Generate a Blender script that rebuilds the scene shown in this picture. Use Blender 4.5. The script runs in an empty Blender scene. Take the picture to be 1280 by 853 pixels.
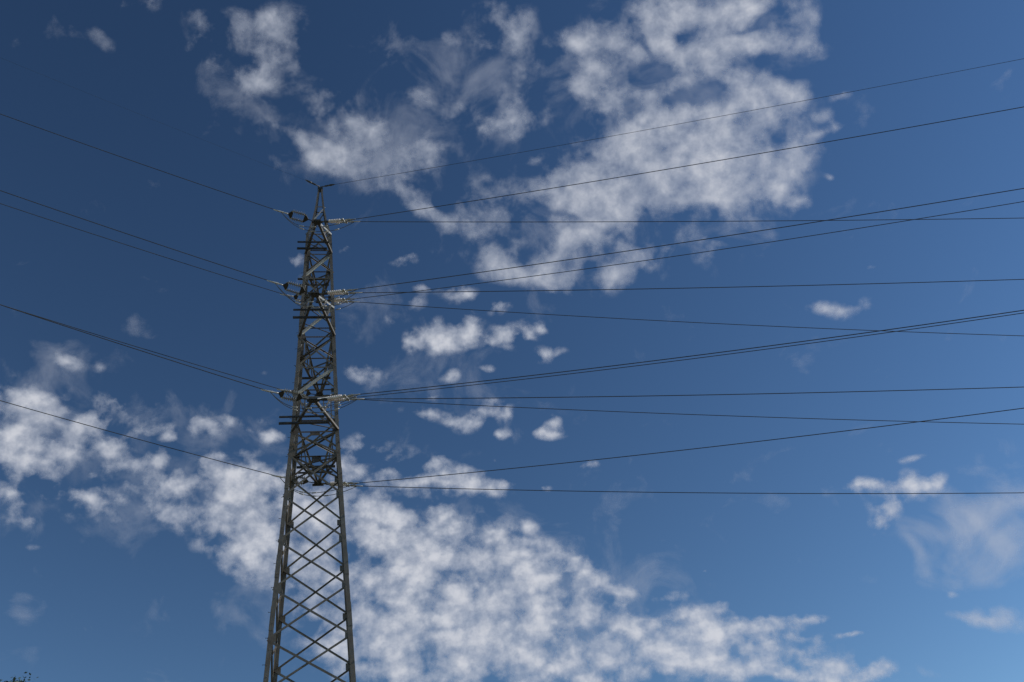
import bpy, bmesh, math, random
import numpy as np
from mathutils import Vector, Matrix
random.seed(7)
R = math.radians
scene = bpy.context.scene
col = scene.collection

# ------------------------------------------------------------------ camera
PITCH, ROLL, EYE = 0.693796, 0.151602, 1.6
cp, sp, cr, sr = math.cos(PITCH), math.sin(PITCH), math.cos(ROLL), math.sin(ROLL)
fwd = Vector((0, cp, sp)); rt = Vector((1, 0, 0)); up = Vector((0, -sp, cp))
cx = rt*cr - up*sr; cy = rt*sr + up*cr
cam = bpy.data.cameras.new('camera'); camo = bpy.data.objects.new('camera', cam); col.objects.link(camo)
M = Matrix((cx, cy, -fwd)).transposed().to_4x4(); M.translation = (0, 0, EYE)
camo.matrix_world = M
cam.sensor_width = 36; cam.lens = 1200/1280*36; cam.clip_start = 0.1; cam.clip_end = 30000
scene.camera = camo

# ------------------------------------------------------------------ light
SUN_AZ, SUN_EL = R(84), R(31)          # azimuth clockwise from +Y, elevation
w = bpy.data.worlds.new('World'); scene.world = w; w.use_nodes = True
nt = w.node_tree; bg = nt.nodes['Background']
sky = nt.nodes.new('ShaderNodeTexSky'); sky.sky_type = 'NISHITA'; sky.sun_disc = False
sky.sun_elevation = SUN_EL; sky.sun_rotation = SUN_AZ
sky.altitude = 0; sky.air_density = 1.0; sky.dust_density = 0.0; sky.ozone_density = 0.0
hs = nt.nodes.new('ShaderNodeHueSaturation'); hs.inputs['Saturation'].default_value = 1.04; hs.inputs['Hue'].default_value = 0.4955; hs.inputs['Value'].default_value = 1.0
nt.links.new(sky.outputs[0], hs.inputs['Color']); ga = nt.nodes.new('ShaderNodeGamma'); ga.inputs[1].default_value = 1.6
nt.links.new(hs.outputs[0], ga.inputs[0]); nt.links.new(ga.outputs[0], bg.inputs[0]); bg.inputs[1].default_value = 0.053
ld = bpy.data.lights.new('sun', 'SUN'); ld.energy = 5.0; ld.angle = R(.53); ld.color = (1, .95, .88)
lo = bpy.data.objects.new('sun', ld); col.objects.link(lo)
sd = Vector((math.sin(SUN_AZ)*math.cos(SUN_EL), math.cos(SUN_AZ)*math.cos(SUN_EL), math.sin(SUN_EL)))
lo.rotation_euler = sd.to_track_quat('Z', 'Y').to_euler(); lo.location = (40, 0, 60)
vs = scene.view_settings; vs.view_transform = 'Standard'; vs.look = 'None'; vs.exposure = -0.48; vs.gamma = 1; vs.use_curve_mapping = False

# ------------------------------------------------------------------ helpers
def tag(o, label=None, cat=None, group=None, kind=None):
    if label: o['label'] = label
    if cat: o['category'] = cat
    if group: o['group'] = group
    if kind: o['kind'] = kind
    return o
def empty(name, loc, rz=0):
    o = bpy.data.objects.new(name, None); col.objects.link(o); o.location = loc; o.rotation_euler = (0, 0, rz); o.empty_display_size = .3
    return o
class MB:
    def __init__(s): s.v = []; s.f = []; s.smooth = []
    def add(s, vs, fs, sm=False):
        b = len(s.v); s.v += [tuple(p) for p in vs]
        for f in fs: s.f.append([b+i for i in f]); s.smooth.append(sm)
    def build(s, name, mat, parent=None, loc=None):
        me = bpy.data.meshes.new(name); me.from_pydata(s.v, [], s.f); me.materials.append(mat)
        me.polygons.foreach_set('use_smooth', s.smooth)
        bm = bmesh.new(); bm.from_mesh(me); bmesh.ops.recalc_face_normals(bm, faces=bm.faces); bm.to_mesh(me); bm.free()
        o = bpy.data.objects.new(name, me); col.objects.link(o)
        if parent: o.parent = parent
        if loc: o.location = loc
        return o
    def prism(s, p, q, prof, a, b):
        """sweep profile [(u,v)] in frame a,b from p to q"""
        n = len(prof)
        v = [p+a*x+b*y for x, y in prof]+[q+a*x+b*y for x, y in prof]
        f = [[i, (i+1) % n, n+(i+1) % n, n+i] for i in range(n)]+[list(range(n))[::-1], list(range(n, 2*n))]
        s.add(v, f)
    def angle(s, p, q, a, b, size, t=.012):
        """steel L section: flanges along a and b, corner on the line p-q"""
        d = (q-p).normalized(); a = (a-d*a.dot(d)).normalized(); b = b-d*b.dot(d); b = (b-a*b.dot(a)).normalized()
        s.prism(p, q, [(0, 0), (size, 0), (size, t), (t, t), (t, size), (0, size)], a, b)
    def box(s, c, hx, hy, hz):
        v = [c+hx*i+hy*j+hz*k for i in(-1, 1) for j in(-1, 1) for k in(-1, 1)]
        s.add(v, [[0, 1, 3, 2], [4, 6, 7, 5], [0, 4, 5, 1], [2, 3, 7, 6], [0, 2, 6, 4], [1, 5, 7, 3]])
    def lathe(s, p, d, prof, n=12):
        d = d.normalized(); a = d.orthogonal().normalized(); b = d.cross(a)
        v = []
        for x, r in prof:
            for i in range(n):
                t = 2*math.pi*i/n; v.append(p+d*x+(a*math.cos(t)+b*math.sin(t))*r)
        f = []
        for k in range(len(prof)-1):
            for i in range(n): f.append([k*n+i, k*n+(i+1) % n, (k+1)*n+(i+1) % n, (k+1)*n+i])
        f.append(list(range(n))[::-1]); f.append([(len(prof)-1)*n+i for i in range(n)])
        s.add(v, f, True)
    def tube(s, pts, r, n=6):
        v = []; m = len(pts)
        for k, p in enumerate(pts):
            d = (pts[min(k+1, m-1)]-pts[max(k-1, 0)]).normalized()
            a = d.cross(Vector((0, 0, 1))); a = a.normalized() if a.length > 1e-4 else Vector((1, 0, 0)); b = d.cross(a)
            rr = r(k/(m-1)) if callable(r) else r
            for i in range(n):
                t = 2*math.pi*i/n; v.append(p+(a*math.cos(t)+b*math.sin(t))*rr)
        f = [[k*n+i, k*n+(i+1) % n, (k+1)*n+(i+1) % n, (k+1)*n+i] for k in range(m-1) for i in range(n)]
        f += [list(range(n))[::-1], [(m-1)*n+i for i in range(n)]]
        s.add(v, f, True)
def material(name, base, rough=.6, metal=0., var=.3, scale=3., tint=None, bump=0.):
    m = bpy.data.materials.new(name); m.use_nodes = True; t = m.node_tree; bs = t.nodes['Principled BSDF']
    bs.inputs['Roughness'].default_value = rough; bs.inputs['Metallic'].default_value = metal
    tc = t.nodes.new('ShaderNodeTexCoord'); nz = t.nodes.new('ShaderNodeTexNoise'); nz.inputs['Scale'].default_value = scale; nz.inputs['Detail'].default_value = 6; nz.inputs['Roughness'].default_value = .65
    t.links.new(tc.outputs['Object'], nz.inputs['Vector'])
    cr_ = t.nodes.new('ShaderNodeValToRGB'); e = cr_.color_ramp.elements
    e[0].position = .32; e[1].position = .68
    dark = tint or [c*(1-var) for c in base]; e[0].color = (*dark, 1); e[1].color = (*[min(1, c*(1+var*.6)) for c in base], 1)
    t.links.new(nz.outputs['Fac'], cr_.inputs[0]); t.links.new(cr_.outputs[0], bs.inputs['Base Color'])
    if bump:
        bp = t.nodes.new('ShaderNodeBump'); bp.inputs['Strength'].default_value = bump; bp.inputs['Distance'].default_value = .02
        t.links.new(nz.outputs['Fac'], bp.inputs['Height']); t.links.new(bp.outputs[0], bs.inputs['Normal'])
    return m
STEEL = material('weathered_galvanised_steel', (.125, .12, .108), .6, .35, .35, 2.2, tint=(.11, .09, .07))
STEEL_LIT = material('sunlit_galvanised_steel', (.34, .335, .31), .5, .3, .25, 3)  # paler copy of the steel: sunlight on some members put into the colour
IRON = material('dark_cast_iron', (.07, .068, .06), .5, .5, .3, 8)
ALLOY = material('aluminium_clamp', (.55, .54, .5), .4, .5, .25, 9)
PORC_D = material('grey_glazed_porcelain', (.3, .29, .26), .3, 0, .2, 6)
PORC_L = material('pale_glazed_porcelain', (.82, .77, .74), .35, 0, .1, 6, tint=(.6, .5, .45))
WIRE = material('aged_conductor', (.07, .07, .07), .55, .5, .2, .5)
SLEEVE = material('alloy_sleeve', (.4, .39, .36), .45, .5, .2, 6)
BARK = material('bark', (.12, .09, .065), .9, 0, .4, 9, bump=.6)
LEAF = material('leaf', (.05, .075, .04), .55, 0, .45, .9)
CONC = material('concrete', (.36, .35, .33), .85, 0, .2, 2, bump=.3)

# ------------------------------------------------------------------ ground
gm = material('dry_meadow', (.12, .115, .075), .95, 0, .5, .04, tint=(.1, .085, .06))
g = MB(); N = 48
for k, rad in enumerate((0, 60, 200, 700, 2500, 9000)): pass
ring = [(0, 0, 0)]
rads = (40, 120, 400, 1500, 5000, 14000)
for rad in rads: ring += [(rad*math.cos(2*math.pi*i/N), rad*math.sin(2*math.pi*i/N), 0) for i in range(N)]
fs = [[0, 1+i, 1+(i+1) % N] for i in range(N)]
for k in range(len(rads)-1): fs += [[1+k*N+i, 1+(k+1)*N+i, 1+(k+1)*N+(i+1) % N, 1+k*N+(i+1) % N] for i in range(N)]
g.add(ring, fs); tag(g.build('ground', gm), kind='structure')

# ------------------------------------------------------------------ clouds: one broken layer 2 km up
CLOUD_F = [(19.89,49.19,4.93,4.01,-24,0.35), (10.02,46.74,4.68,2.79,-16,0.30), (2.09,46.08,5.22,2.12,-20,0.21), (-12.12,51.98,2.69,1.84,-29,0.18), (-21.50,56.34,2.15,1.92,10,0.15),
 (2.51,55.35,2.76,2.66,-10,0.13), (-26.93,57.84,0.91,0.82,15,0.53), (-23.30,57.53,1.19,0.92,12,0.55), (-19.33,57.72,1.21,1.18,8,0.63), (-17.92,56.54,0.87,1.03,7,0.63),
 (-21.27,54.97,1.21,0.86,9,0.74), (-24.19,56.27,1.27,0.93,12,0.37), (-17.13,55.59,0.79,0.61,6,0.37), (-28.01,56.62,0.41,0.75,15,0.41), (-32.62,57.61,1.00,0.40,20,0.55),
 (-35.87,55.13,0.82,0.50,-11,0.37), (-34.57,54.55,0.75,0.34,-12,0.30), (-42.32,53.41,0.66,0.63,27,0.28), (-12.84,53.50,1.34,1.00,-18,0.74), (-10.82,52.80,0.91,0.81,0,0.63),
 (-14.75,54.25,0.63,0.53,4,0.52), (-17.25,52.17,1.14,0.50,-26,0.63), (-15.41,51.54,0.89,0.60,-27,0.52), (-10.10,54.59,0.54,0.71,-0,0.41), (-13.23,51.29,1.36,0.73,2,0.53),
 (-11.06,50.85,1.01,0.55,0,0.48), (-9.46,49.69,1.30,0.78,-1,0.59), (-8.15,49.20,0.65,0.46,-2,0.52), (-18.72,52.40,0.71,0.36,6,0.37), (-5.21,54.57,1.28,0.63,-14,0.55),
 (-5.16,51.03,1.12,0.92,-5,0.67), (-5.70,49.81,0.84,0.65,-4,0.48), (-3.24,51.29,0.65,0.83,-6,0.41), (-4.82,57.64,0.99,0.69,-4,0.41), (-1.55,57.12,1.09,0.70,-7,0.46),
 (1.80,56.98,0.91,0.87,-10,0.61), (5.36,57.35,0.91,1.04,-13,0.70), (3.67,58.55,1.17,0.60,-11,0.55), (5.53,55.68,1.01,0.79,-13,0.63), (4.13,52.98,1.39,0.99,-12,0.78),
 (5.25,52.18,0.93,0.63,-13,0.63), (0.91,52.70,0.51,0.41,-9,0.63), (-0.40,53.68,0.74,0.45,-8,0.44), (-2.07,53.27,0.83,0.36,-7,0.37), (4.70,50.11,1.31,0.55,8,0.41),
 (5.24,54.94,0.83,0.53,-13,0.44), (-7.57,52.63,0.92,0.54,-2,0.33), (-6.96,51.47,0.65,0.46,-3,0.30), (11.15,55.72,1.27,0.87,-18,0.90), (14.77,55.01,1.53,0.74,-21,0.95),
 (11.90,53.50,1.10,1.15,-18,1.05), (13.02,52.58,0.82,0.98,-19,0.85), (11.82,51.74,0.92,0.63,-18,0.70), (17.74,55.49,0.98,1.03,-23,0.75), (19.47,54.35,1.07,1.12,-24,0.90),
 (22.38,54.95,1.75,0.76,-27,0.95), (26.90,53.64,1.97,0.58,-31,1.05), (30.72,51.69,0.84,0.75,-34,0.70), (24.41,53.03,1.57,0.76,-28,0.85), (22.47,52.54,1.32,0.69,-27,0.80),
 (26.35,51.50,1.47,0.77,-30,0.90), (29.63,50.40,0.93,0.55,-32,0.85), (22.73,51.25,2.23,0.51,-41,1.12), (25.36,49.15,1.40,0.69,-38,1.05), (17.05,51.79,1.54,0.62,-22,0.80),
 (14.28,49.78,1.74,1.36,-20,1.15), (17.63,49.09,2.27,1.17,-22,1.00), (21.62,48.43,1.95,0.98,-25,1.00), (24.54,47.95,1.40,0.97,-28,0.95), (27.05,48.28,0.60,0.52,-30,0.65),
 (11.32,48.16,2.32,0.92,-17,0.90), (15.86,47.12,2.29,1.19,-20,1.05), (20.14,45.93,1.97,1.18,-24,1.05), (23.33,45.74,1.41,1.16,-26,1.00), (25.17,45.74,0.69,0.62,-28,0.75),
 (25.31,44.59,1.28,0.41,9,0.75), (17.60,45.04,1.82,0.83,-21,1.00), (13.87,45.90,1.85,0.83,-19,0.90), (20.64,44.39,0.98,0.73,-24,0.75), (8.11,48.29,1.78,1.02,-15,0.95),
 (8.73,47.08,1.41,0.74,-15,0.92), (5.89,47.08,1.41,0.65,-13,0.75), (1.88,48.01,1.89,0.79,-10,0.63), (-0.81,48.76,1.13,0.61,-8,0.52), (-0.13,47.04,1.61,0.52,-9,0.55),
 (-6.88,49.02,1.03,0.56,-3,0.67), (-4.71,47.75,1.60,0.52,-17,0.67), (-2.97,46.82,1.04,0.61,-6,0.63), (-1.30,45.40,1.14,0.85,-28,0.74), (-0.19,44.52,0.95,0.76,-9,0.70),
 (1.13,43.55,1.43,0.57,-9,0.63), (5.17,44.78,1.23,1.13,-12,1.00), (5.94,43.30,1.61,0.85,-13,1.08), (4.01,43.07,1.62,0.57,-11,0.90), (7.59,44.86,0.94,0.66,-14,0.85),
 (10.77,44.25,1.12,0.66,-16,0.82), (11.40,43.28,0.93,0.75,-17,0.95), (9.41,42.38,1.22,0.66,-0,0.95), (13.42,43.32,1.39,0.47,-18,0.60), (15.99,41.68,0.55,0.51,-20,0.50),
 (16.58,42.27,0.73,0.32,-20,0.42), (23.79,42.75,0.58,0.31,-56,0.80), (22.80,44.09,0.81,0.40,-55,0.75), (8.80,45.76,1.41,0.56,-15,0.75), (2.30,45.57,0.95,0.47,-10,0.37),
 (30.50,46.98,0.49,0.22,-17,0.60), (28.95,46.28,0.54,0.31,-15,0.60), (28.08,45.53,1.17,0.22,-17,0.68), (29.36,45.45,0.25,0.35,-31,0.60), (27.11,43.41,0.21,0.18,-28,0.42),
 (23.71,36.27,1.28,0.41,-20,1.05), (26.75,37.36,0.25,0.18,0,0.60), (23.12,19.53,0.27,0.16,-17,0.70), (23.63,18.29,1.03,0.33,-25,0.80), (24.95,18.36,0.96,0.52,-17,0.65),
 (26.46,37.47,0.38,0.18,-5,0.60), (24.92,16.48,0.29,0.31,-17,0.50), (8.49,46.44,2.82,0.65,-15,0.80)]
CLOUD_HOLE = [(20.84,50.71,1.16,0.48,-31,1.00), (16.49,52.98,0.72,0.40,-22,0.75), (16.59,54.60,0.35,0.88,-3,0.80), (20.84,54.21,0.76,0.36,25,0.55), (27.32,52.71,1.26,0.26,-16,0.80),
 (13.46,45.76,0.51,0.60,-18,0.75), (2.21,45.20,0.81,0.57,-10,0.60), (28.10,49.86,0.85,0.38,-31,0.50), (23.98,47.11,0.61,0.35,-27,0.60), (-3.54,48.84,0.42,0.42,-6,0.50),
 (13.17,48.25,0.55,1.39,12,0.25), (17.80,48.08,1.38,0.27,-42,0.25), (3.64,49.12,0.94,0.37,-11,0.50), (5.57,46.07,1.89,0.23,-13,0.50), (11.72,44.92,1.21,0.37,-17,0.55),
 (23.18,51.35,0.44,0.17,-27,0.30), (26.66,49.91,0.60,0.39,-30,0.50), (13.33,53.92,0.36,0.35,-19,0.30), (8.00,52.80,0.65,1.35,-15,0.60), (-27.08,56.54,0.42,0.38,15,0.50),
 (2.51,50.29,0.38,0.46,-10,0.40), (7.42,43.34,0.19,0.57,46,0.30)]
CLOUD_P = [(21.05,26.55,0.84,0.39,-8,0.80), (20.13,26.73,0.59,0.17,-8,0.70), (23.21,26.19,0.57,0.43,-20,0.85), (24.06,25.64,0.72,0.43,-20,0.90), (21.62,25.18,0.59,0.38,2,0.80),
 (20.56,24.45,0.68,0.33,8,0.85), (22.06,25.73,0.41,0.52,-19,0.60), (23.81,27.24,0.61,0.13,-21,0.62), (21.77,25.73,1.64,1.30,-19,0.22), (-7.46,26.20,5.07,3.35,-26,0.68),
 (-2.23,23.00,6.84,2.28,-17,0.72), (-9.65,23.28,3.60,2.60,-5,0.55), (8.10,20.45,3.50,0.94,-17,0.60), (12.06,19.33,3.79,1.10,-20,0.50), (9.80,21.30,3.93,0.95,-17,0.42),
 (15.68,17.78,2.04,0.57,-13,0.50), (-22.43,31.87,4.12,2.19,-12,0.44), (-32.76,32.65,1.90,2.74,9,0.42), (-28.61,33.16,2.48,2.34,-14,0.38), (-15.62,29.52,2.69,2.47,-1,0.55),
 (-19.09,28.42,1.74,1.32,0,0.34), (-5.87,32.05,2.82,0.75,-6,0.30), (-10.28,32.33,2.32,1.86,-3,0.35), (-2.41,40.32,2.86,0.95,-7,0.20), (-29.56,30.90,2.42,1.25,-9,0.29),
 (-7.82,45.21,0.61,0.33,-3,0.65), (-12.91,45.90,0.60,0.47,1,0.65), (-17.13,45.10,0.54,0.42,3,0.54), (-6.46,43.59,0.66,0.33,-4,0.54), (-3.60,42.97,0.81,0.43,-6,0.72),
 (-7.85,42.71,0.85,0.47,-3,0.59), (-0.58,41.67,0.57,0.33,-8,0.72), (-2.89,41.33,0.43,0.43,-7,0.45), (-7.73,40.37,0.43,0.43,-4,0.77), (-6.76,40.75,0.62,0.43,-4,0.72),
 (-5.69,40.20,0.85,0.52,-5,0.88), (-4.73,40.85,0.71,0.62,-6,0.81), (-3.70,40.15,0.62,0.43,-6,0.85), (-2.95,40.95,0.43,0.57,-7,0.81), (-1.74,39.87,0.48,0.38,-8,0.81),
 (-0.58,39.99,0.62,0.48,-8,0.90), (1.18,40.26,0.43,0.38,-9,0.65), (1.39,39.80,0.43,0.24,-10,0.70), (2.59,40.07,0.33,0.29,-10,0.81), (2.37,38.60,1.05,0.38,-10,0.68),
 (-11.18,38.65,0.93,0.61,-2,0.81), (-5.19,38.16,0.43,0.29,-5,0.65), (-2.45,38.16,0.43,0.19,-7,0.63), (-9.20,41.62,0.52,0.24,-3,0.54), (-7.18,36.30,0.94,0.38,-4,0.74),
 (-6.49,37.30,0.43,0.19,-5,0.59), (-4.76,35.36,0.66,0.47,-6,0.95), (-3.42,35.67,0.76,0.52,-7,0.97), (-2.33,36.28,0.57,0.24,-7,0.68), (-1.52,35.42,0.52,0.43,-8,0.74),
 (-1.93,34.32,0.43,0.24,-8,0.81), (1.95,34.51,0.43,0.38,-10,0.85), (1.03,34.01,0.52,0.24,-9,0.77), (1.91,33.79,0.57,0.24,-10,0.81), (0.17,35.90,0.29,0.19,-9,0.45),
 (-11.88,34.16,0.79,0.37,-2,0.70), (-11.59,34.71,0.37,0.23,-2,0.60), (-12.89,33.40,0.32,0.32,-2,0.85), (-11.63,33.04,0.60,0.37,-2,0.82), (-9.77,33.61,0.37,0.28,-3,0.70),
 (-9.25,32.89,0.79,0.51,-4,0.82), (-6.61,33.05,0.80,0.37,-5,0.90), (-7.52,32.17,0.66,0.28,-5,0.75), (-5.05,31.88,1.32,0.51,-6,1.08), (-2.48,31.49,0.85,0.42,-7,1.05),
 (-3.75,31.15,1.23,0.33,-7,0.90), (-8.64,32.06,0.65,0.33,-4,0.75), (4.02,31.70,0.56,0.23,-11,0.65), (0.96,31.02,0.33,0.19,-9,0.50), (-2.12,33.11,0.24,0.19,-7,0.50),
 (-12.22,30.89,1.01,0.82,-2,1.10), (-10.94,30.65,0.65,0.46,-3,0.90), (-9.59,29.71,1.57,0.78,-4,1.10), (-7.70,29.17,1.30,0.59,-5,1.10), (-6.97,30.27,0.56,0.28,-5,0.90),
 (-5.03,29.13,0.94,0.51,-6,0.98), (-2.70,28.48,0.80,0.46,-7,1.05), (-0.71,28.80,0.42,0.37,-8,0.92), (-0.96,27.95,1.03,0.27,-8,0.92), (-0.54,26.34,1.76,0.72,-8,1.18),
 (0.76,26.53,0.84,0.54,-9,1.12), (-2.25,27.14,1.02,0.50,-7,1.00), (2.37,25.15,0.78,0.63,-9,1.05), (4.00,24.36,0.73,0.27,-10,0.82), (1.99,26.40,0.28,0.23,-9,0.70),
 (-10.72,27.86,2.29,1.08,-4,1.00), (-7.68,27.39,2.31,1.08,-5,1.00), (-4.54,26.43,1.85,0.99,-6,1.00), (-7.83,25.43,2.29,0.75,-5,0.86), (-4.09,25.08,2.30,0.76,-7,0.92),
 (-0.42,24.24,2.02,0.89,-8,1.08), (-11.29,24.34,1.80,0.87,-4,0.95), (-7.67,23.43,2.27,0.78,-5,0.98), (-4.27,23.50,2.29,0.79,-7,0.95), (-1.61,23.19,1.83,0.88,-8,1.03),
 (1.34,23.06,1.55,0.79,-9,1.08), (2.68,21.54,1.81,0.86,-9,1.12), (-0.11,21.68,2.27,0.95,-8,1.05), (-3.04,21.52,2.27,1.03,-7,1.02), (-6.64,21.64,2.70,0.94,-6,1.00),
 (-10.25,21.94,2.23,0.94,-4,0.95), (4.24,21.43,1.08,0.52,-10,0.98), (5.37,22.43,0.63,0.35,-10,0.95), (3.19,19.99,1.79,0.59,-9,1.12), (-12.04,26.28,0.99,0.62,-3,0.62),
 (-10.04,25.72,0.91,0.53,-4,0.70), (-12.57,23.46,1.33,0.86,-3,0.80), (-12.51,28.76,1.37,0.90,-3,0.95), (4.22,24.46,0.64,0.27,-10,0.68), (6.71,23.58,0.99,0.22,-11,0.72),
 (8.15,22.42,0.67,0.35,-12,0.95), (10.32,22.21,0.48,0.30,-12,0.90), (11.60,20.85,1.40,0.34,-5,1.02), (12.63,21.06,0.69,0.26,-13,0.90), (13.72,20.04,0.85,0.21,-13,0.85),
 (14.48,20.87,0.93,0.17,-14,0.75), (14.00,18.83,0.63,0.25,-13,0.92), (15.42,18.30,0.62,0.25,-13,1.05), (16.62,17.27,1.21,0.28,-14,1.02), (16.73,19.35,0.74,0.12,-14,0.62),
 (5.66,22.42,0.76,0.35,-11,0.90), (6.66,20.49,1.68,0.56,-11,1.08), (9.02,20.28,1.31,0.47,-12,1.05), (10.18,19.36,1.47,0.46,-12,1.05), (11.98,18.36,1.44,0.37,-12,1.00),
 (10.11,20.72,0.87,0.30,-12,0.92), (8.04,21.12,0.88,0.34,-11,0.90), (6.51,21.83,0.63,0.26,-11,0.85), (9.85,24.46,0.31,0.13,-13,0.60), (11.95,24.20,0.26,0.13,-14,0.55),
 (13.48,19.36,0.51,0.21,-13,0.75), (9.17,21.65,0.79,0.26,-12,0.85), (-34.23,35.26,1.15,0.63,-5,0.84), (-32.80,35.10,0.79,0.46,-11,0.84), (-34.95,36.39,0.60,0.38,13,0.44),
 (-33.47,33.57,1.67,0.84,10,0.76), (-31.99,33.45,1.00,0.55,9,0.74), (-33.86,32.15,0.90,0.50,10,0.64), (-31.84,31.92,0.96,0.49,-18,0.77), (-33.15,30.35,0.75,0.42,9,0.71),
 (-31.63,30.54,0.54,0.38,8,0.67), (-32.49,29.31,1.05,0.29,8,0.49), (-32.14,37.97,0.60,0.38,-10,0.67), (-30.00,38.25,0.42,0.47,-32,0.46), (-29.07,36.01,0.73,0.48,9,0.67),
 (-28.13,35.41,0.53,0.40,8,0.63), (-26.37,35.60,0.58,0.49,7,0.55), (-26.93,34.74,0.83,0.53,7,0.59), (-30.07,35.09,0.72,0.56,9,0.74), (-28.73,33.72,0.89,0.74,7,0.92),
 (-26.83,32.85,1.24,0.52,-5,0.74), (-30.37,33.05,0.94,0.52,8,0.55), (-28.94,31.05,1.23,0.42,-14,0.77), (-27.63,30.13,1.09,0.33,-20,0.59), (-26.41,29.66,0.57,0.22,5,0.49),
 (-24.43,34.47,0.76,0.36,5,0.76), (-22.45,35.33,0.73,0.45,4,0.84), (-20.94,35.77,0.48,0.36,4,0.69), (-24.78,33.15,0.65,0.56,-26,0.63), (-21.56,33.61,0.43,0.27,3,0.77),
 (-22.44,33.16,0.77,0.36,4,0.60), (-23.66,32.02,1.10,0.44,4,0.74), (-20.20,32.54,1.31,0.63,2,0.79), (-19.97,31.74,0.96,0.63,2,0.97), (-23.51,30.88,1.43,0.57,3,0.59),
 (-22.10,30.33,1.71,0.62,3,0.67), (-19.72,30.05,1.31,0.62,1,0.84), (-20.05,33.76,0.57,0.36,2,0.55), (-19.59,35.24,0.35,0.27,3,0.49), (-18.60,35.87,0.45,0.23,2,0.47),
 (-18.26,34.91,0.54,0.32,2,0.63), (-18.23,32.00,0.98,0.77,1,0.95), (-20.34,28.53,1.29,0.75,1,0.64), (-18.54,27.54,1.22,0.53,0,0.60), (-18.22,30.33,0.97,0.81,1,1.00),
 (-17.53,31.69,0.89,0.68,1,0.90), (-19.17,29.43,1.31,0.67,1,0.77), (-31.60,28.00,0.45,0.16,7,0.38), (-15.40,31.10,1.35,1.00,-1,1.00), (-15.34,28.84,1.34,0.81,-1,0.90),
 (-14.55,27.13,1.25,0.62,-2,0.85), (-15.71,32.56,0.81,0.46,-0,0.80), (-13.54,25.90,0.72,0.35,-3,0.72), (-13.78,23.52,0.80,0.39,-3,0.62), (-14.76,24.86,0.53,0.26,-2,0.50),
 (-17.72,35.11,0.58,0.28,1,0.61), (-18.83,39.00,0.58,0.46,3,0.47), (-30.72,34.53,0.63,0.43,9,0.59)]
CLOUD_W = [(27.52,23.06,2.22,0.51,8,1.10), (25.91,22.37,2.11,0.50,-62,1.05), (26.79,22.52,1.88,1.24,-20,0.70), (21.99,22.20,0.49,1.63,3,0.75), (23.86,23.04,1.77,0.77,-41,0.80),
 (25.44,20.70,2.01,0.84,12,0.65), (19.95,16.80,0.78,0.20,-15,0.42), (24.89,16.49,0.29,0.31,-17,0.45), (-31.66,25.03,0.64,1.07,39,0.50), (-30.36,25.41,0.45,0.45,5,0.42),
 (-31.53,25.92,0.60,0.32,5,0.50), (-28.16,40.79,0.59,0.35,-22,0.42), (-26.08,40.14,1.11,0.40,-23,0.36), (-14.25,46.91,0.92,0.46,2,0.20), (-3.98,29.31,4.22,1.38,-7,0.25),
 (19.60,21.86,1.99,0.52,-38,0.30), (24.41,21.33,2.24,0.84,-41,0.35), (-11.38,51.99,3.39,2.29,-20,0.55), (-22.93,55.76,2.99,2.13,11,0.50), (0.66,54.63,5.07,2.68,-9,0.50),
 (-7.75,51.04,2.78,1.83,-3,0.50), (28.33,23.74,1.49,1.41,-22,0.75), (-5.25,37.69,3.80,2.38,-5,0.30), (-9.85,41.26,2.81,2.37,-2,0.30), (-31.26,38.11,2.38,1.31,11,0.35),
 (-2.69,30.81,2.83,0.93,-7,0.30), (19.12,50.38,6.74,4.88,-24,0.45), (3.96,45.35,6.17,2.36,-11,0.38), (-24.98,32.16,7.94,3.96,5,0.36), (-32.18,34.02,3.09,2.99,10,0.40),
 (-3.55,24.48,9.20,3.99,-7,0.50), (9.56,20.48,6.11,1.70,-12,0.40), (21.92,24.99,2.04,1.51,-19,0.30), (-6.86,39.70,4.26,2.85,-4,0.18), (-18.21,30.20,2.65,2.69,1,0.40)]
def direction(az, el):
    return np.stack([np.sin(az)*np.cos(el), np.cos(az)*np.cos(el), np.sin(el)], -1)
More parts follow.
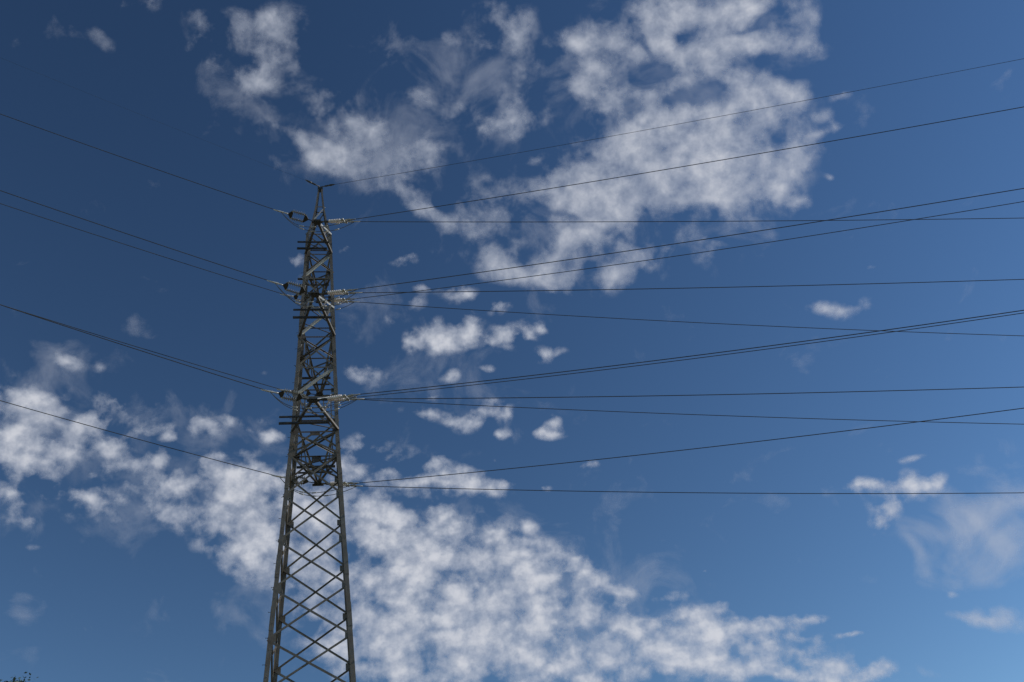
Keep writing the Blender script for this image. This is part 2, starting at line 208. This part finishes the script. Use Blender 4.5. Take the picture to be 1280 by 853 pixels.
def build_clouds():
    NA, NE = 760, 560
    az = np.radians(np.linspace(-53, 53, NA)); el = np.radians(np.linspace(11, 63, NE))
    A, E = np.meshgrid(az, el); D = direction(A, E).reshape(-1, 3)
    rng = np.random.default_rng(3); Wd = np.zeros_like(D)       # gentle warp so that no clump is an ellipse
    for s in (25, 45, 80, 130):
        for _ in range(5):
            k = rng.normal(size=3)*s; ph = rng.uniform(0, 6.28); a = rng.normal(size=3)
            Wd += a*(np.sin(D@k+ph)*.06/s)[:, None]
    PN = 1.9
    def field(tab, power=1.5, warp=1.):
        D2 = D+Wd*warp
        out = np.zeros(len(D))
        for a, e, rx, ry, rot, amp in tab:
            a, e, rx, ry, rot = map(math.radians, (a, e, rx, ry, rot))
            c = direction(a, e); east = np.array([math.cos(a), -math.sin(a), 0]); up_ = np.cross(east, c)
            e1 = east*math.cos(rot)+up_*math.sin(rot); e2 = -east*math.sin(rot)+up_*math.cos(rot)
            q = D2-c; m = np.abs(q).max(1) < 3.2*max(rx, ry); q = q[m]
            r = np.sqrt((q@e1/rx)**2+(q@e2/ry)**2)
            v_ = amp*np.exp(-.69*r**power); o_ = out[m]; out[m] = (o_**PN+v_**PN)**(1/PN)
        return out
    f, h, p, w_ = field(CLOUD_F), field(CLOUD_HOLE, 1.7, 2.2), field(CLOUD_P, 1.5, .6), field(CLOUD_W, 2., 1.)
    f = f-h*.62
    # beyond the photograph's edges the layer carries on as scattered patches
    H = 2000.
    Rr = H/D[:, 2]; V = D*Rr[:, None]; V[:, 2] += EYE
    me = bpy.data.meshes.new('clouds')
    idx = np.arange(NA*NE).reshape(NE, NA)
    quads = np.stack([idx[:-1, :-1], idx[:-1, 1:], idx[1:, 1:], idx[1:, :-1]], -1).reshape(-1, 4)
    me.vertices.add(len(V)); me.vertices.foreach_set('co', V.astype(np.float32).ravel())
    me.loops.add(quads.size); me.loops.foreach_set('vertex_index', quads.astype(np.int32).ravel())
    me.polygons.add(len(quads)); me.polygons.foreach_set('loop_start', np.arange(0, quads.size, 4, dtype=np.int32))
    me.update(calc_edges=True)
    for nm, arr in (('fibrous', f), ('puffy', p), ('veil', w_)):
        at = me.attributes.new(nm, 'FLOAT', 'POINT'); at.data.foreach_set('value', arr.astype(np.float32))
    at = me.attributes.new('spot', 'FLOAT_VECTOR', 'POINT'); at.data.foreach_set('vector', D.astype(np.float32).ravel())
    m = bpy.data.materials.new('cloud'); m.use_nodes = True; t = m.node_tree; t.nodes.clear(); L = t.links.new
    def node(k, **kw):
        n = t.nodes.new(k)
        for a, b in kw.items(): setattr(n, a, b)
        return n
    def attr(nm): return node('ShaderNodeAttribute', attribute_name=nm)
    def math_(op, a, b=None, c=None, clamp=False):
        n = node('ShaderNodeMath', operation=op, use_clamp=clamp)
        for i, x in enumerate((a, b, c)):
            if x is None: continue
            if isinstance(x, (int, float)): n.inputs[i].default_value = x
            else: L(x, n.inputs[i])
        return n.outputs[0]
    def smooth(x, lo_, hi_, a=0., b=1.):
        n = node('ShaderNodeMapRange', interpolation_type='SMOOTHSTEP'); L(x, n.inputs[0])
        n.inputs[1].default_value = lo_; n.inputs[2].default_value = hi_; n.inputs[3].default_value = a; n.inputs[4].default_value = b
        return n.outputs[0]
    spot = attr('spot').outputs['Vector']
    def noise(scale, detail, rough, dist=0., lac=2.):
        n = node('ShaderNodeTexNoise'); L(spot, n.inputs['Vector'])
        n.inputs['Scale'].default_value = scale; n.inputs['Detail'].default_value = detail; n.inputs['Roughness'].default_value = rough; n.inputs['Distortion'].default_value = dist; n.inputs['Lacunarity'].default_value = lac
        return n.outputs['Fac']
    n1 = noise(24, 10, .54, .12)
    n2 = noise(66, 8, .58, .15)
    mix1 = math_('ADD', math_('MULTIPLY', n1, .72), math_('MULTIPLY', n2, .28))
    # cellular puffs, a little wider than high
    sq = node('ShaderNodeVectorMath', operation='MULTIPLY'); L(spot, sq.inputs[0]); sq.inputs[1].default_value = (1, 1, 1.35)
    wv = node('ShaderNodeTexNoise'); L(sq.outputs[0], wv.inputs['Vector']); wv.inputs['Scale'].default_value = 55; wv.inputs['Detail'].default_value = 5
    sc_ = node('ShaderNodeVectorMath', operation='MULTIPLY_ADD'); L(wv.outputs['Color'], sc_.inputs[0]); sc_.inputs[1].default_value = (.022, .022, .022); L(sq.outputs[0], sc_.inputs[2])
    def cells(scale, sm):
        vo = node('ShaderNodeTexVoronoi', feature='SMOOTH_F1'); L(sc_.outputs[0], vo.inputs['Vector']); vo.inputs['Scale'].default_value = scale; vo.inputs['Smoothness'].default_value = sm
        return math_('SUBTRACT', .85, vo.outputs['Distance'])
    cell = math_('ADD', math_('MULTIPLY', cells(34, .45), .75), math_('MULTIPLY', cells(76, .45), .32))
    n3 = noise(44, 9, .62, .1)
    n4 = noise(13, 4, .55)
    n5 = noise(17, 8, .6, .7)
    Ff = math_('MINIMUM', attr('fibrous').outputs['Fac'], .92); Fp = math_('MINIMUM', attr('puffy').outputs['Fac'], .82)
    fa = math_('ADD', Ff, math_('MULTIPLY', math_('MULTIPLY', math_('SUBTRACT', mix1, .5), 2.9), smooth(Ff, 0., .45)))
    jig = math_('ADD', math_('MULTIPLY', math_('SUBTRACT', n3, .5), 1.6), math_('ADD', math_('MULTIPLY', math_('SUBTRACT', cell, .42), 1.15), math_('MULTIPLY', math_('SUBTRACT', n4, .5), .9)))
    pa = math_('ADD', Fp, math_('MULTIPLY', jig, smooth(Fp, 0., .45)))
    va = math_('ADD', attr('veil').outputs['Fac'], math_('ADD', math_('MULTIPLY', math_('SUBTRACT', mix1, .5), .9), math_('MULTIPLY', math_('SUBTRACT', n5, .5), 1.8)))
    def depth(x, t0, k, p):
        return math_('MULTIPLY', math_('POWER', math_('MAXIMUM', math_('SUBTRACT', x, t0), 0.), p), k)
    tf, tp, tv = depth(fa, .25, 1.55, 1.5), depth(pa, .22, 2.2, 1.4), depth(va, .22, .75, 1.3)
    tau = math_('ADD', math_('ADD', tf, tp), tv)
    alpha = math_('SUBTRACT', 1., math_('EXPONENT', math_('MULTIPLY', tau, -1.)))
    tr = node('ShaderNodeBsdfTransparent'); tl = node('ShaderNodeBsdfTranslucent')
    ramp = node('ShaderNodeMixRGB'); ramp.inputs[1].default_value = (.66, .67, .70, 1); ramp.inputs[2].default_value = (.97, .925, .88, 1)
    L(smooth(tau, .2, 2.4), ramp.inputs[0]); L(ramp.outputs[0], tl.inputs[0])
    mx = node('ShaderNodeMixShader'); L(alpha, mx.inputs[0]); L(tr.outputs[0], mx.inputs[1]); L(tl.outputs[0], mx.inputs[2])
    out = node('ShaderNodeOutputMaterial'); L(mx.outputs[0], out.inputs[0])
    me.materials.append(m)
    o = bpy.data.objects.new('clouds', me); col.objects.link(o)
    tag(o, 'broken white cloud drifting across the blue sky', 'cloud', kind='stuff')
build_clouds()

# ------------------------------------------------------------------ transmission tower
TX, TY, YAW = -10.6865, 40.0, 0.220204
V3 = Vector
def hw(h):                       # half width of the body at height h above the eye
    if h < 28.46: return 1.1824+.05247*(28.46-h)
    return 1.1824-(1.0524-.672)*(h-28.46)/(41.505-28.46)
T = empty('transmission_tower', (TX, TY, 0), YAW)
tag(T, 'tall slender steel lattice transmission tower carrying all the wires', 'pylon')
Z = lambda h: h+EYE
def corner(sx, sy, h, k=1.): return V3((sx*hw(h)*k, sy*hw(h)*k, Z(h)))
ex, ey, ez = V3((1, 0, 0)), V3((0, 1, 0)), V3((0, 0, 1))
TOP, CAP = 43.28, 48.15
LEVELS = [43.28, 41.505, 39.48, 37.1, 34.9, 32.72, 30.71, 28.465, 27.1, 24.66, 22.22, 19.82, 17.45, 15.1, 12.7]
PK = [(TOP, .72), (44.7, .46), (46.2, .28), (CAP, .13)]
def pk(sx, sy, h):
    r = float(np.interp(h, [a for a, _ in PK], [b for _, b in PK]))
    return V3((sx*r, sy*r, Z(h)))
# four main legs, each with its splice covers and joint plates
for sx in (-1, 1):
    for sy in (-1, 1):
        mb = MB(); a, b = ex*-sx, ey*-sy
        for h0, h1, s in ((-1.5, 17.8, .205), (17.8, 28.465, .195), (28.465, 36.2, .185), (36.2, TOP, .165)):
            mb.angle(corner(sx, sy, h0), corner(sx, sy, h1), a, b, s, .018)
        for (h0, _), (h1, _) in zip(PK, PK[1:]): mb.angle(pk(sx, sy, h0), pk(sx, sy, h1), a, b, .095, .012)
        leg = mb.build('leg', STEEL, T)
        for h in (36.2, 31.4, 25.6, 20.9, 18.4, 14.2, 8.):
            sp_ = MB(); o_ = V3((sx*.014, sy*.014, 0)); sp_.angle(corner(sx, sy, h-.55)+o_, corner(sx, sy, h+.55)+o_, a, b, .2, .011)
            sp_.build('splice_cover', STEEL, leg)
        for h in LEVELS[1:]:
            c = corner(sx, sy, h)
            gp = MB(); gp.box(c+a*.2+b*.024, ex*.13, ey*.006, ez*.16); gp.build('joint_plate', STEEL, leg)
            gp = MB(); gp.box(c+b*.2+a*.024+ez*(-1.15 if h < 28 else -.9), ex*.006, ey*.13, ez*.15)
            gp.build('side_plate', STEEL, leg)
        if sx == -1 and sy == -1:
            for i in range(48):
                sb = MB(); h = 14+i*.59; c = corner(sx, sy, h)
                q = c+(a*.1 if i % 2 else b*.1); dd = (ey*sy if i % 2 else ex*sx)
                sb.lathe(q, dd, [(0, .01), (.1, .01), (.1, .018), (.12, .018)], 6)
                sb.build('step_bolt', STEEL, leg)
def brace(p, q, nrm, s=.08, mat=None, flip=1, name='brace'):
    mb = MB(); d = (q-p).normalized(); side = d.cross(nrm).normalized()*flip
    mb.angle(p, q, side, -nrm, s, .009)
    return mb.build(name, mat or STEEL, T)
# front and rear faces
pat_f = ['X', '/', '\\', '/', 'X', '/', '\\', 'X', 'X', 'X', 'X', 'X', 'X', 'X']
pat_r = ['X', 'X', '\\', '/', 'X', '\\', '/', 'X', 'X', 'X', 'X', 'X', 'X', 'X']
for sy, pat in ((-1, pat_f), (1, pat_r)):
    n = ey*sy
    for i, pt in enumerate(pat):
        hi, lw = LEVELS[i], LEVELS[i+1]
        ins = n*-.035
        a0, a1_ = corner(-1, sy, hi), corner(1, sy, lw); b0, b1 = corner(-1, sy, lw), corner(1, sy, hi)
        new = (sy < 0 and pt == '/')  # front slash braces get the sunlit colour, same steel as the rest
        if pt in 'X\\': brace(a0+n*.006, a1_+n*.006, n, .1 if i > 6 else .085, STEEL_LIT if (sy > 0 and pt != 'X') else None, 1)
        if pt in 'X/': brace(b0+ins, b1+ins, n, .13 if new else .07, STEEL_LIT if new else None, -1)
for sy in (-1, 1):
    for h in (TOP, 41.505, 39.48, 37.1, 34.9, 32.72, 30.71, 28.465):
        brace(corner(-1, sy, h)+ey*sy*-.02, corner(1, sy, h)+ey*sy*-.02, ey*sy, .085, None, 1, 'horizontal_strut')
for sx in (-1, 1):
    for h in (TOP, 41.505, 37.1, 34.9, 30.71, 28.465):
        brace(corner(sx, -1, h)+ex*sx*-.02, corner(sx, 1, h)+ex*sx*-.02, ex*sx, .08, None, 1, 'horizontal_strut')
# side faces, their joints half a panel below the front ones
mids = [(LEVELS[i]+LEVELS[i+1])/2 for i in range(len(LEVELS)-1)]
for sx in (-1, 1):
    n = ex*sx
    for i in range(len(mids)-1):
        hi, lw = mids[i], mids[i+1]
        if i < 7:
            k = 1 if i % 2 else -1
            brace(corner(sx, k, hi), corner(sx, -k, lw), n, .08, STEEL_LIT if i % 2 else None)
        else:
            brace(corner(sx, -1, hi), corner(sx, 1, lw), n, .09); brace(corner(sx, 1, hi)-n*.035, corner(sx, -1, lw)-n*.035, n, .07, None, -1)
# K frame with its centre plate at the waist
for sy in (-1, 1):
    n = ey*sy; c = V3((0, sy*hw(28.465)+sy*-.03, Z(28.465)))
    mb = MB(); mb.box(c-ez*.13, ex*.24, ey*.006, ez*.13); mb.build('centre_plate', STEEL, T)
    brace(c+V3((-.16, 0, -.2)), corner(-1, sy, 27.3)-n*.05, n, .07); brace(c+V3((.16, 0, -.2)), corner(1, sy, 27.3)-n*.05, n, .07, None, -1)
# flat frames inside the body
for h in (41.505, 34.9, 28.465):
    for k in (-1, 1): brace(corner(-1, -k, h, .97), corner(1, k, h, .97)+ez*.02*k, ez, .07, None, 1, 'plan_brace')
# peak
for sy in (-1, 1):
    brace(pk(-1, sy, 46.25), pk(1, sy, 46.25), ey*sy, .07, None, 1, 'horizontal_strut')
    brace(pk(-1, sy, 44.7), pk(1, sy, 46.2), ey*sy, .075, STEEL_LIT if sy < 0 else None)
    brace(pk(-1, sy, 44.7), pk(1, sy, 43.4), ey*sy, .06)
for sx in (-1, 1):
    brace(pk(sx, -1, 46.25), pk(sx, 1, 46.25), ex*sx, .06, None, 1, 'horizontal_strut')
    brace(pk(sx, 1, 43.5), pk(sx, -1, 46.2), ex*sx, .06, STEEL_LIT if sx > 0 else None)
mb = MB(); mb.box(V3((0, 0, Z(CAP)+.02)), ex*.16, ey*.16, ez*.1); mb.build('cap_plate', IRON, T)
# lower frame below the photograph
LL = [12.7, 10., 7., 3.5, -.9]
for i in range(len(LL)-1):
    hi, lw = LL[i], LL[i+1]
    for s in (-1, 1):
        for (p, q) in ((corner(-1, s, hi), corner(1, s, lw)), (corner(-1, s, lw), corner(1, s, hi))):
            d = (q-p).normalized(); lf = MB(); lf.angle(p, q, d.cross(ey*s), -ey*s, .1, .01); lf.build('base_brace', STEEL, T)
        for (p, q) in ((corner(s, -1, hi), corner(s, 1, lw)), (corner(s, -1, lw), corner(s, 1, hi))):
            d = (q-p).normalized(); lf = MB(); lf.angle(p, q, d.cross(ex*s), -ex*s, .1, .01); lf.build('base_brace', STEEL, T)
for sx in (-1, 1):
    for sy in (-1, 1): ft = MB(); ft.lathe(V3((sx*hw(-1.5), sy*hw(-1.5), -.3)), ez, [(0, .5), (.55, .45), (.6, .4)], 16); ft.build('footing', CONC, T)
# crossarms, towards the camera and away from it
ARMS = {'a1': (41.505, TOP, 2.503, 1.28, 1.80), 'a2': (34.9, 37.1, 3.308, 2.60, 3.20), 'a3': (28.465, 30.71, 2.538, 1.98, 2.51)}
BEAM = {('a1', -1): (-1.22, .5, .62), ('a1', 1): (-1.3, .55, .55), ('a2', -1): (-1.2, .85, .66), ('a2', 1): (-.95, .66, .6),
        ('a3', -1): (-1.72, .74, .5), ('a3', 1): (-1.05, .95, .8)}
tips = {}
for k, (h, hu, arm, b0, b1) in ARMS.items():
    for sy in (-1, 1):
        n = ey*sy; tip = V3((0, sy*(hw(h)+arm), Z(h))); tips[(k, sy)] = tip
        A = bpy.data.objects.new('crossarm', None); col.objects.link(A); A.parent = T; A.location = (0, sy*hw(h), Z(h))
        off = V3(A.location)
        def part(mb, nm, mat): return mb.build(nm, mat, A)
        for sx in (-1, 1):
            mb = MB(); mb.angle(tip+ex*sx*.1-off, corner(sx, sy, h)+n*.02-off, ex*-sx, ez, .13, .013); part(mb, 'lower_chord', STEEL)
            mb = MB(); mb.angle(tip+ex*sx*.07+ez*.08-off, corner(sx, sy, hu)+n*.02-off, ex*-sx, ez*-1, .1, .011); part(mb, 'upper_chord', STEEL_LIT if sx > 0 else STEEL)  # right upper chord takes the sunlit colour, sun side painted in
            # web on each side of the arm
            L0 = lambda f: (tip+ex*sx*.1)*(1-f)+(corner(sx, sy, h)+n*.02)*f
            U0 = lambda f: (tip+ex*sx*.07+ez*.08)*(1-f)+(corner(sx, sy, hu)+n*.02)*f
            fr = (.38, .7) if k != 'a2' else (.3, .55, .8)
            for j, f in enumerate(fr):
                mb = MB(); mb.angle(L0(f)-off, U0(f)-off, n*-1, ex*-sx, .055, .008); part(mb, 'web', STEEL)
                if j: mb = MB(); mb.angle(L0(fr[j-1])-off, U0(f)-off, n*-1, ex*-sx, .055, .008); part(mb, 'web', STEEL)
        for (f0, f1) in ((.35, .7), (.7, 1.)):
            mb = MB()
            p = tip*(1-f0)+corner(-1, sy, h)*f0; q = tip*(1-f1)+corner(1, sy, h)*f1
            mb.angle(p+ez*.02-off, q+ez*.02-off, ex, ez, .06, .008); part(mb, 'web', STEEL)
        mb = MB(); mb.box(tip-off, ex*.2, ey*.17, ez*.05); mb.box(tip-off-ez*.05+n*.05, ex*.3, ey*.06, ez*.04); part(mb, 'tip_plate', IRON)
        xl, xr1, xr0 = BEAM[(k, sy)]
        for bb, xr, s, dx in ((b0, xr1, .1, 0), (b1, xr0, .075, .05)):
            mb = MB(); mb.prism(V3((xl+dx, sy*bb, Z(h)-.07))-off, V3((xr, sy*bb, Z(h)-.07))-off, [(-s/2, -s/2), (s/2, -s/2), (s/2, s/2), (-s/2, s/2)], ey, ez)
            part(mb, 'spreader_beam', IRON)
TIPW = {k: T.matrix_basis @ v if False else Matrix.Translation((TX, TY, 0)) @ Matrix.Rotation(YAW, 4, 'Z') @ v for k, v in tips.items()}
APEX = Matrix.Translation((TX, TY, 0)) @ V3((0, 0, Z(48.42)))

# ------------------------------------------------------------------ conductors (azimuth, start, drop, slope, sag)
W_ = {'L': {('a1', -1): (208.5, 2.08, .202, .1714, .001299), ('a2', -1): (208.5, 2.08, .293, .1825, .001193), ('a1', 1): (208.5, 2.08, -.056, .1625, .001113),
            ('a3', -1): (208.5, 2.08, .141, .2019, .001135), ('a2', 1): (208.5, 2.08, -.045, .1725, .001122), ('a3', 1): (208.5, 2.08, .15, .1643, .001248)},
      'U': {('a1', -1): (-12.2, 2.4, -.816, -.2385, .000664), ('a2', -1): (-12.2, 2.4, -.589, -.2297, .000743), ('a1', 1): (-12.2, 2.4, -.755, -.2438, .000911),
            ('a3', -1): (-12.2, 2.4, -.463, -.2241, .001023), ('a2', 1): (-12.2, 2.4, -.97, -.2248, .000884), ('a3', 1): (-12.2, 2.4, -.688, -.2049, .000808)},
      'D': {('a1', -1): (1., 2.16, -.403, -.2103, .000419), ('a2', -1): (1., 2.16, -.3, -.1805, .000512), ('a1', 1): (1., 2.16, -.487, -.2878, .000763),
            ('a3', -1): (1., 2.16, -.306, -.1709, .000563), ('a2', 1): (1., 2.16, -.694, -.2435, .000584), ('a3', 1): (1., 2.16, -.504, -.2021, .000721)}}
ARMNAME = {('a1', -1): 'top near crossarm', ('a2', -1): 'middle near crossarm', ('a3', -1): 'bottom near crossarm',
           ('a1', 1): 'top far crossarm', ('a2', 1): 'middle far crossarm', ('a3', 1): 'bottom far crossarm'}
GRP = {'L': 'conductors leaving the tower to the left', 'U': 'conductors climbing from the tower to the upper right', 'D': 'conductors running level from the tower to the right'}
SAY = {'L': 'black power line rising to the left edge from the %s', 'U': 'black power line climbing to the right edge from the %s', 'D': 'black power line running nearly level to the right from the %s'}
def run(P0, az, ls, dz, m, c, r, tmax, n=90):
    u = V3((math.cos(R(az)), math.sin(R(az)), 0)); pts = []
    for i in range(n+1):
        t = tmax*(i/n)**1.3; pts.append(P0+u*(t+ls)+ez*(dz+m*t+c*t*t))
    return pts, u
def wire(pts, r, label, cat, group=None, name='power_line', n=6):
    o0 = pts[0]; mb = MB(); mb.tube([p-o0 for p in pts], r, n); o = mb.build(name, WIRE, None, tuple(o0)); tag(o, label, cat, group); return o
def rod_insulator(mb, p, d, length, r, k, core=.3):
    prof = [(0, .035)]
    for i in range(k):
        x = length*(i+.3)/k; prof += [(x, r*core), (x+length*.08/k, r), (x+length*.3/k, r*.85), (x+length*.4/k, r*core)]
    prof.append((length, .035)); mb.lathe(p, d, prof, 14)
ends = {}
for st in 'LUD':
    for k, (az, ls, dz, m, c) in W_[st].items():
        tip = TIPW[k]; pts, u = run(tip, az, ls, dz, m, c, .02, 95 if st == 'L' else 150)
        wire(pts, .019, SAY[st] % ARMNAME[k], 'power line', GRP[st])
        ends[(st, k)] = pts[0]
        # insulator set from arm tip to conductor
        I = empty('insulator_string', tuple(tip)); v = pts[0]-tip; Ln = v.length; d = v.normalized(); s = d.cross(ez).normalized(); nn = s.cross(d)
        if st == 'L':
            tag(I, 'grey twin-rod insulator string on the left of the %s' % ARMNAME[k], 'insulator', 'insulator strings on the left side')
            mb = MB(); mb.lathe(d*.1, d, [(0, .025), (.45, .025)], 8); mb.build('link', IRON, I)
            for x0, sg in ((.58, 1), (1.62, -1)):
                mb = MB(); hw_ = .27
                a_, b_ = d*(x0+sg*.0), d*(x0+sg*.17)
                pr = [d*(x0-sg*.05)-s*.05, d*(x0-sg*.05)+s*.05, d*(x0+sg*.14)+s*(hw_+.04), d*(x0+sg*.2)+s*(hw_+.04), d*(x0+sg*.2)-s*(hw_+.04), d*(x0+sg*.14)-s*(hw_+.04)]
                vv = [p+nn*.018 for p in pr]+[p-nn*.018 for p in pr]
                mb.add(vv, [[0, 1, 2, 3, 4, 5], [11, 10, 9, 8, 7, 6]]+[[i, (i+1) % 6, 6+(i+1) % 6, 6+i] for i in range(6)])
                mb.build('yoke_plate', IRON, I)
            for q in (-1, 1):
                mb = MB(); mb.tube([d*.70+s*.27*q, d*.80+s*.27*q], .02); rod_insulator(mb, d*.77+s*.27*q, d, .72, .125, 7); mb.tube([d*1.46+s*.27*q, d*1.56+s*.27*q], .02); mb.build('insulator_rod', PORC_D, I)
            mb = MB(); mb.lathe(d*1.66, d, [(0, .03), (.12, .045), (.2, .03), (.3, .05), (.55, .045), (.85, .025)], 10); mb.build('clamp', ALLOY, I)
        else:
            nm = 'climbing' if st == 'U' else 'level'
            tag(I, 'pale insulator string on the right of the %s holding its %s line' % (ARMNAME[k], nm), 'insulator', 'insulator strings on the right side')
            x0 = .75
            mb = MB(); mb.lathe(d*.12, d, [(0, .03), (.3, .03), (.34, .05), (.5, .05), (x0-.1, .03)], 8); mb.build('link', IRON, I)
            mb = MB(); rod_insulator(mb, d*x0, d, .78, .1, 7, .72); mb.build('insulator_rod', PORC_L, I)
            mb = MB(); mb.lathe(d*(x0+.78), d, [(0, .05), (.04, .085), (.11, .085), (.14, .04)], 12); mb.build('end_cap', ALLOY, I)
            mb = MB(); mb.box(d*(x0+.95), d*.05, s*.13, nn*.025); mb.build('yoke_plate', ALLOY, I)
            mb = MB(); mb.lathe(d*(x0+.9), d, [(0, .025), (.15, .025), (.2, .055), (.45, .06), (.5, .035), (.85, .025)], 10)
            mb.build('clamp', SLEEVE, I)
# jumper loops joining the left conductor to the right ones under each arm
for k in W_['L']:
    for st in 'UD':
        a = ends[('L', k)]; b = ends[(st, k)]; low = min(a.z, b.z); deep = TIPW[k].z-(1.25 if k[0] != 'a3' else 1.05)
        off = V3((0, .0, 0)) if st == 'U' else V3((0, .07, 0))
        pts = []
        for i in range(33):
            f = i/32; p = a.lerp(b, f)+off*math.sin(math.pi*f)
            bow = 1-abs(2*f-1)**2.4; p.z = p.z*(1-bow)+deep*bow; pts.append(p)
        o = wire(pts, .016, 'jumper loop hanging under the %s, joined to its %s line on the right' % (ARMNAME[k], 'climbing' if st == 'U' else 'level'), 'jumper cable', 'jumper loops under the crossarms', 'jumper_cable')
        for i in (9, 14, 19, 24):
            mb = MB(); mb.lathe(pts[i]-pts[0]-(pts[i+1]-pts[i]).normalized()*.14, pts[i+1]-pts[i], [(0, .02), (.05, .034), (.23, .034), (.28, .02)], 8); mb.build('sleeve', SLEEVE, o)
# earth wire at the peak
for st, (az, ls, dz, m, c), r, lab in (('L', (208.5, .72, .263, .2417, .00072), .0045, 'very thin earth wire rising to the left from the tower peak'),
                                       ('U', (-12.2, .72, -.153, -.2356, .000534), .012, 'thin earth wire climbing to the right from the tower peak')):
    pts, u = run(APEX, az, ls, dz, m, c, r, 95 if st == 'L' else 150); wire(pts, r, lab, 'earth wire', None, 'earth_wire')
    G = empty('dead_end_clamp', tuple(APEX)); d = (pts[0]-APEX).normalized()
    tag(G, 'dark dead-end clamp on the %s of the tower peak' % ('left' if st == 'L' else 'right'), 'clamp', 'clamps at the tower peak')
    mb = MB(); mb.lathe(d*.05, d, [(0, .03), (.25, .03), (.3, .055), (.5, .055), (.55, .03)], 8); mb.build('link', IRON, G)
    mb = MB(); mb.lathe(d*.6, d, [(0, .055), (.15, .07), (.3, .05), (.45, .02)], 8); mb.build('grip', IRON, G)

# ------------------------------------------------------------------ tree whose top just reaches the lower left corner
def tree(az, dist, height, cr_):
    base = V3((math.sin(R(az))*dist, math.cos(R(az))*dist, 0)); t = empty('broadleaf_tree', tuple(base))
    tag(t, 'dark leafy treetop just entering the lower left corner', 'tree')
    tm = MB(); ctr = V3((0, 0, height-cr_*.95)); rnd = random.Random(5)
    tm.tube([V3((0, 0, -.1)), V3((.05, 0, height*.25)), V3((.1, .05, height*.5)), V3((0, .1, height*.8)), V3((0, 0, height*.92))], lambda f: .2*(1-f)+.03, 10)
    tips_ = []
    for i in range(16):
        a = rnd.uniform(0, 6.28); z0 = height*rnd.uniform(.35, .75); e = V3((math.cos(a), math.sin(a), rnd.uniform(.3, 1.1))).normalized()*cr_*rnd.uniform(.6, 1.)
        s_ = V3((.05, .05, z0)); tm.tube([s_, s_+e*.5+ez*.05, s_+e+ez*.2], lambda f: .06*(1-f)+.012, 6); tips_.append(s_+e)
    tm.build('trunk', BARK, t)
    lf_ = MB()
    for i in range(230):
        u_ = V3((rnd.gauss(0, 1), rnd.gauss(0, 1), rnd.gauss(0, 1))).normalized(); cc = ctr+V3((u_.x*cr_, u_.y*cr_, u_.z*cr_*.9))*rnd.uniform(.45, .92)
        for j in range(160):
            p = cc+V3((rnd.gauss(0, .15), rnd.gauss(0, .15), rnd.gauss(0, .1)))
            a_ = V3((rnd.gauss(0, 1), rnd.gauss(0, 1), rnd.gauss(0, .6))).normalized(); b_ = a_.cross(V3((rnd.gauss(0, 1), rnd.gauss(0, 1), rnd.gauss(0, 1)))).normalized(); l = rnd.uniform(.03, .055)
            lf_.add([p-a_*l, p+b_*l*.5, p+a_*l, p-b_*l*.5], [[0, 1, 2, 3]])
    lf_.build('crown', LEAF, t)
tree(-33.3, 26.0, 1.6+26*math.tan(R(22.63)), 2.6)
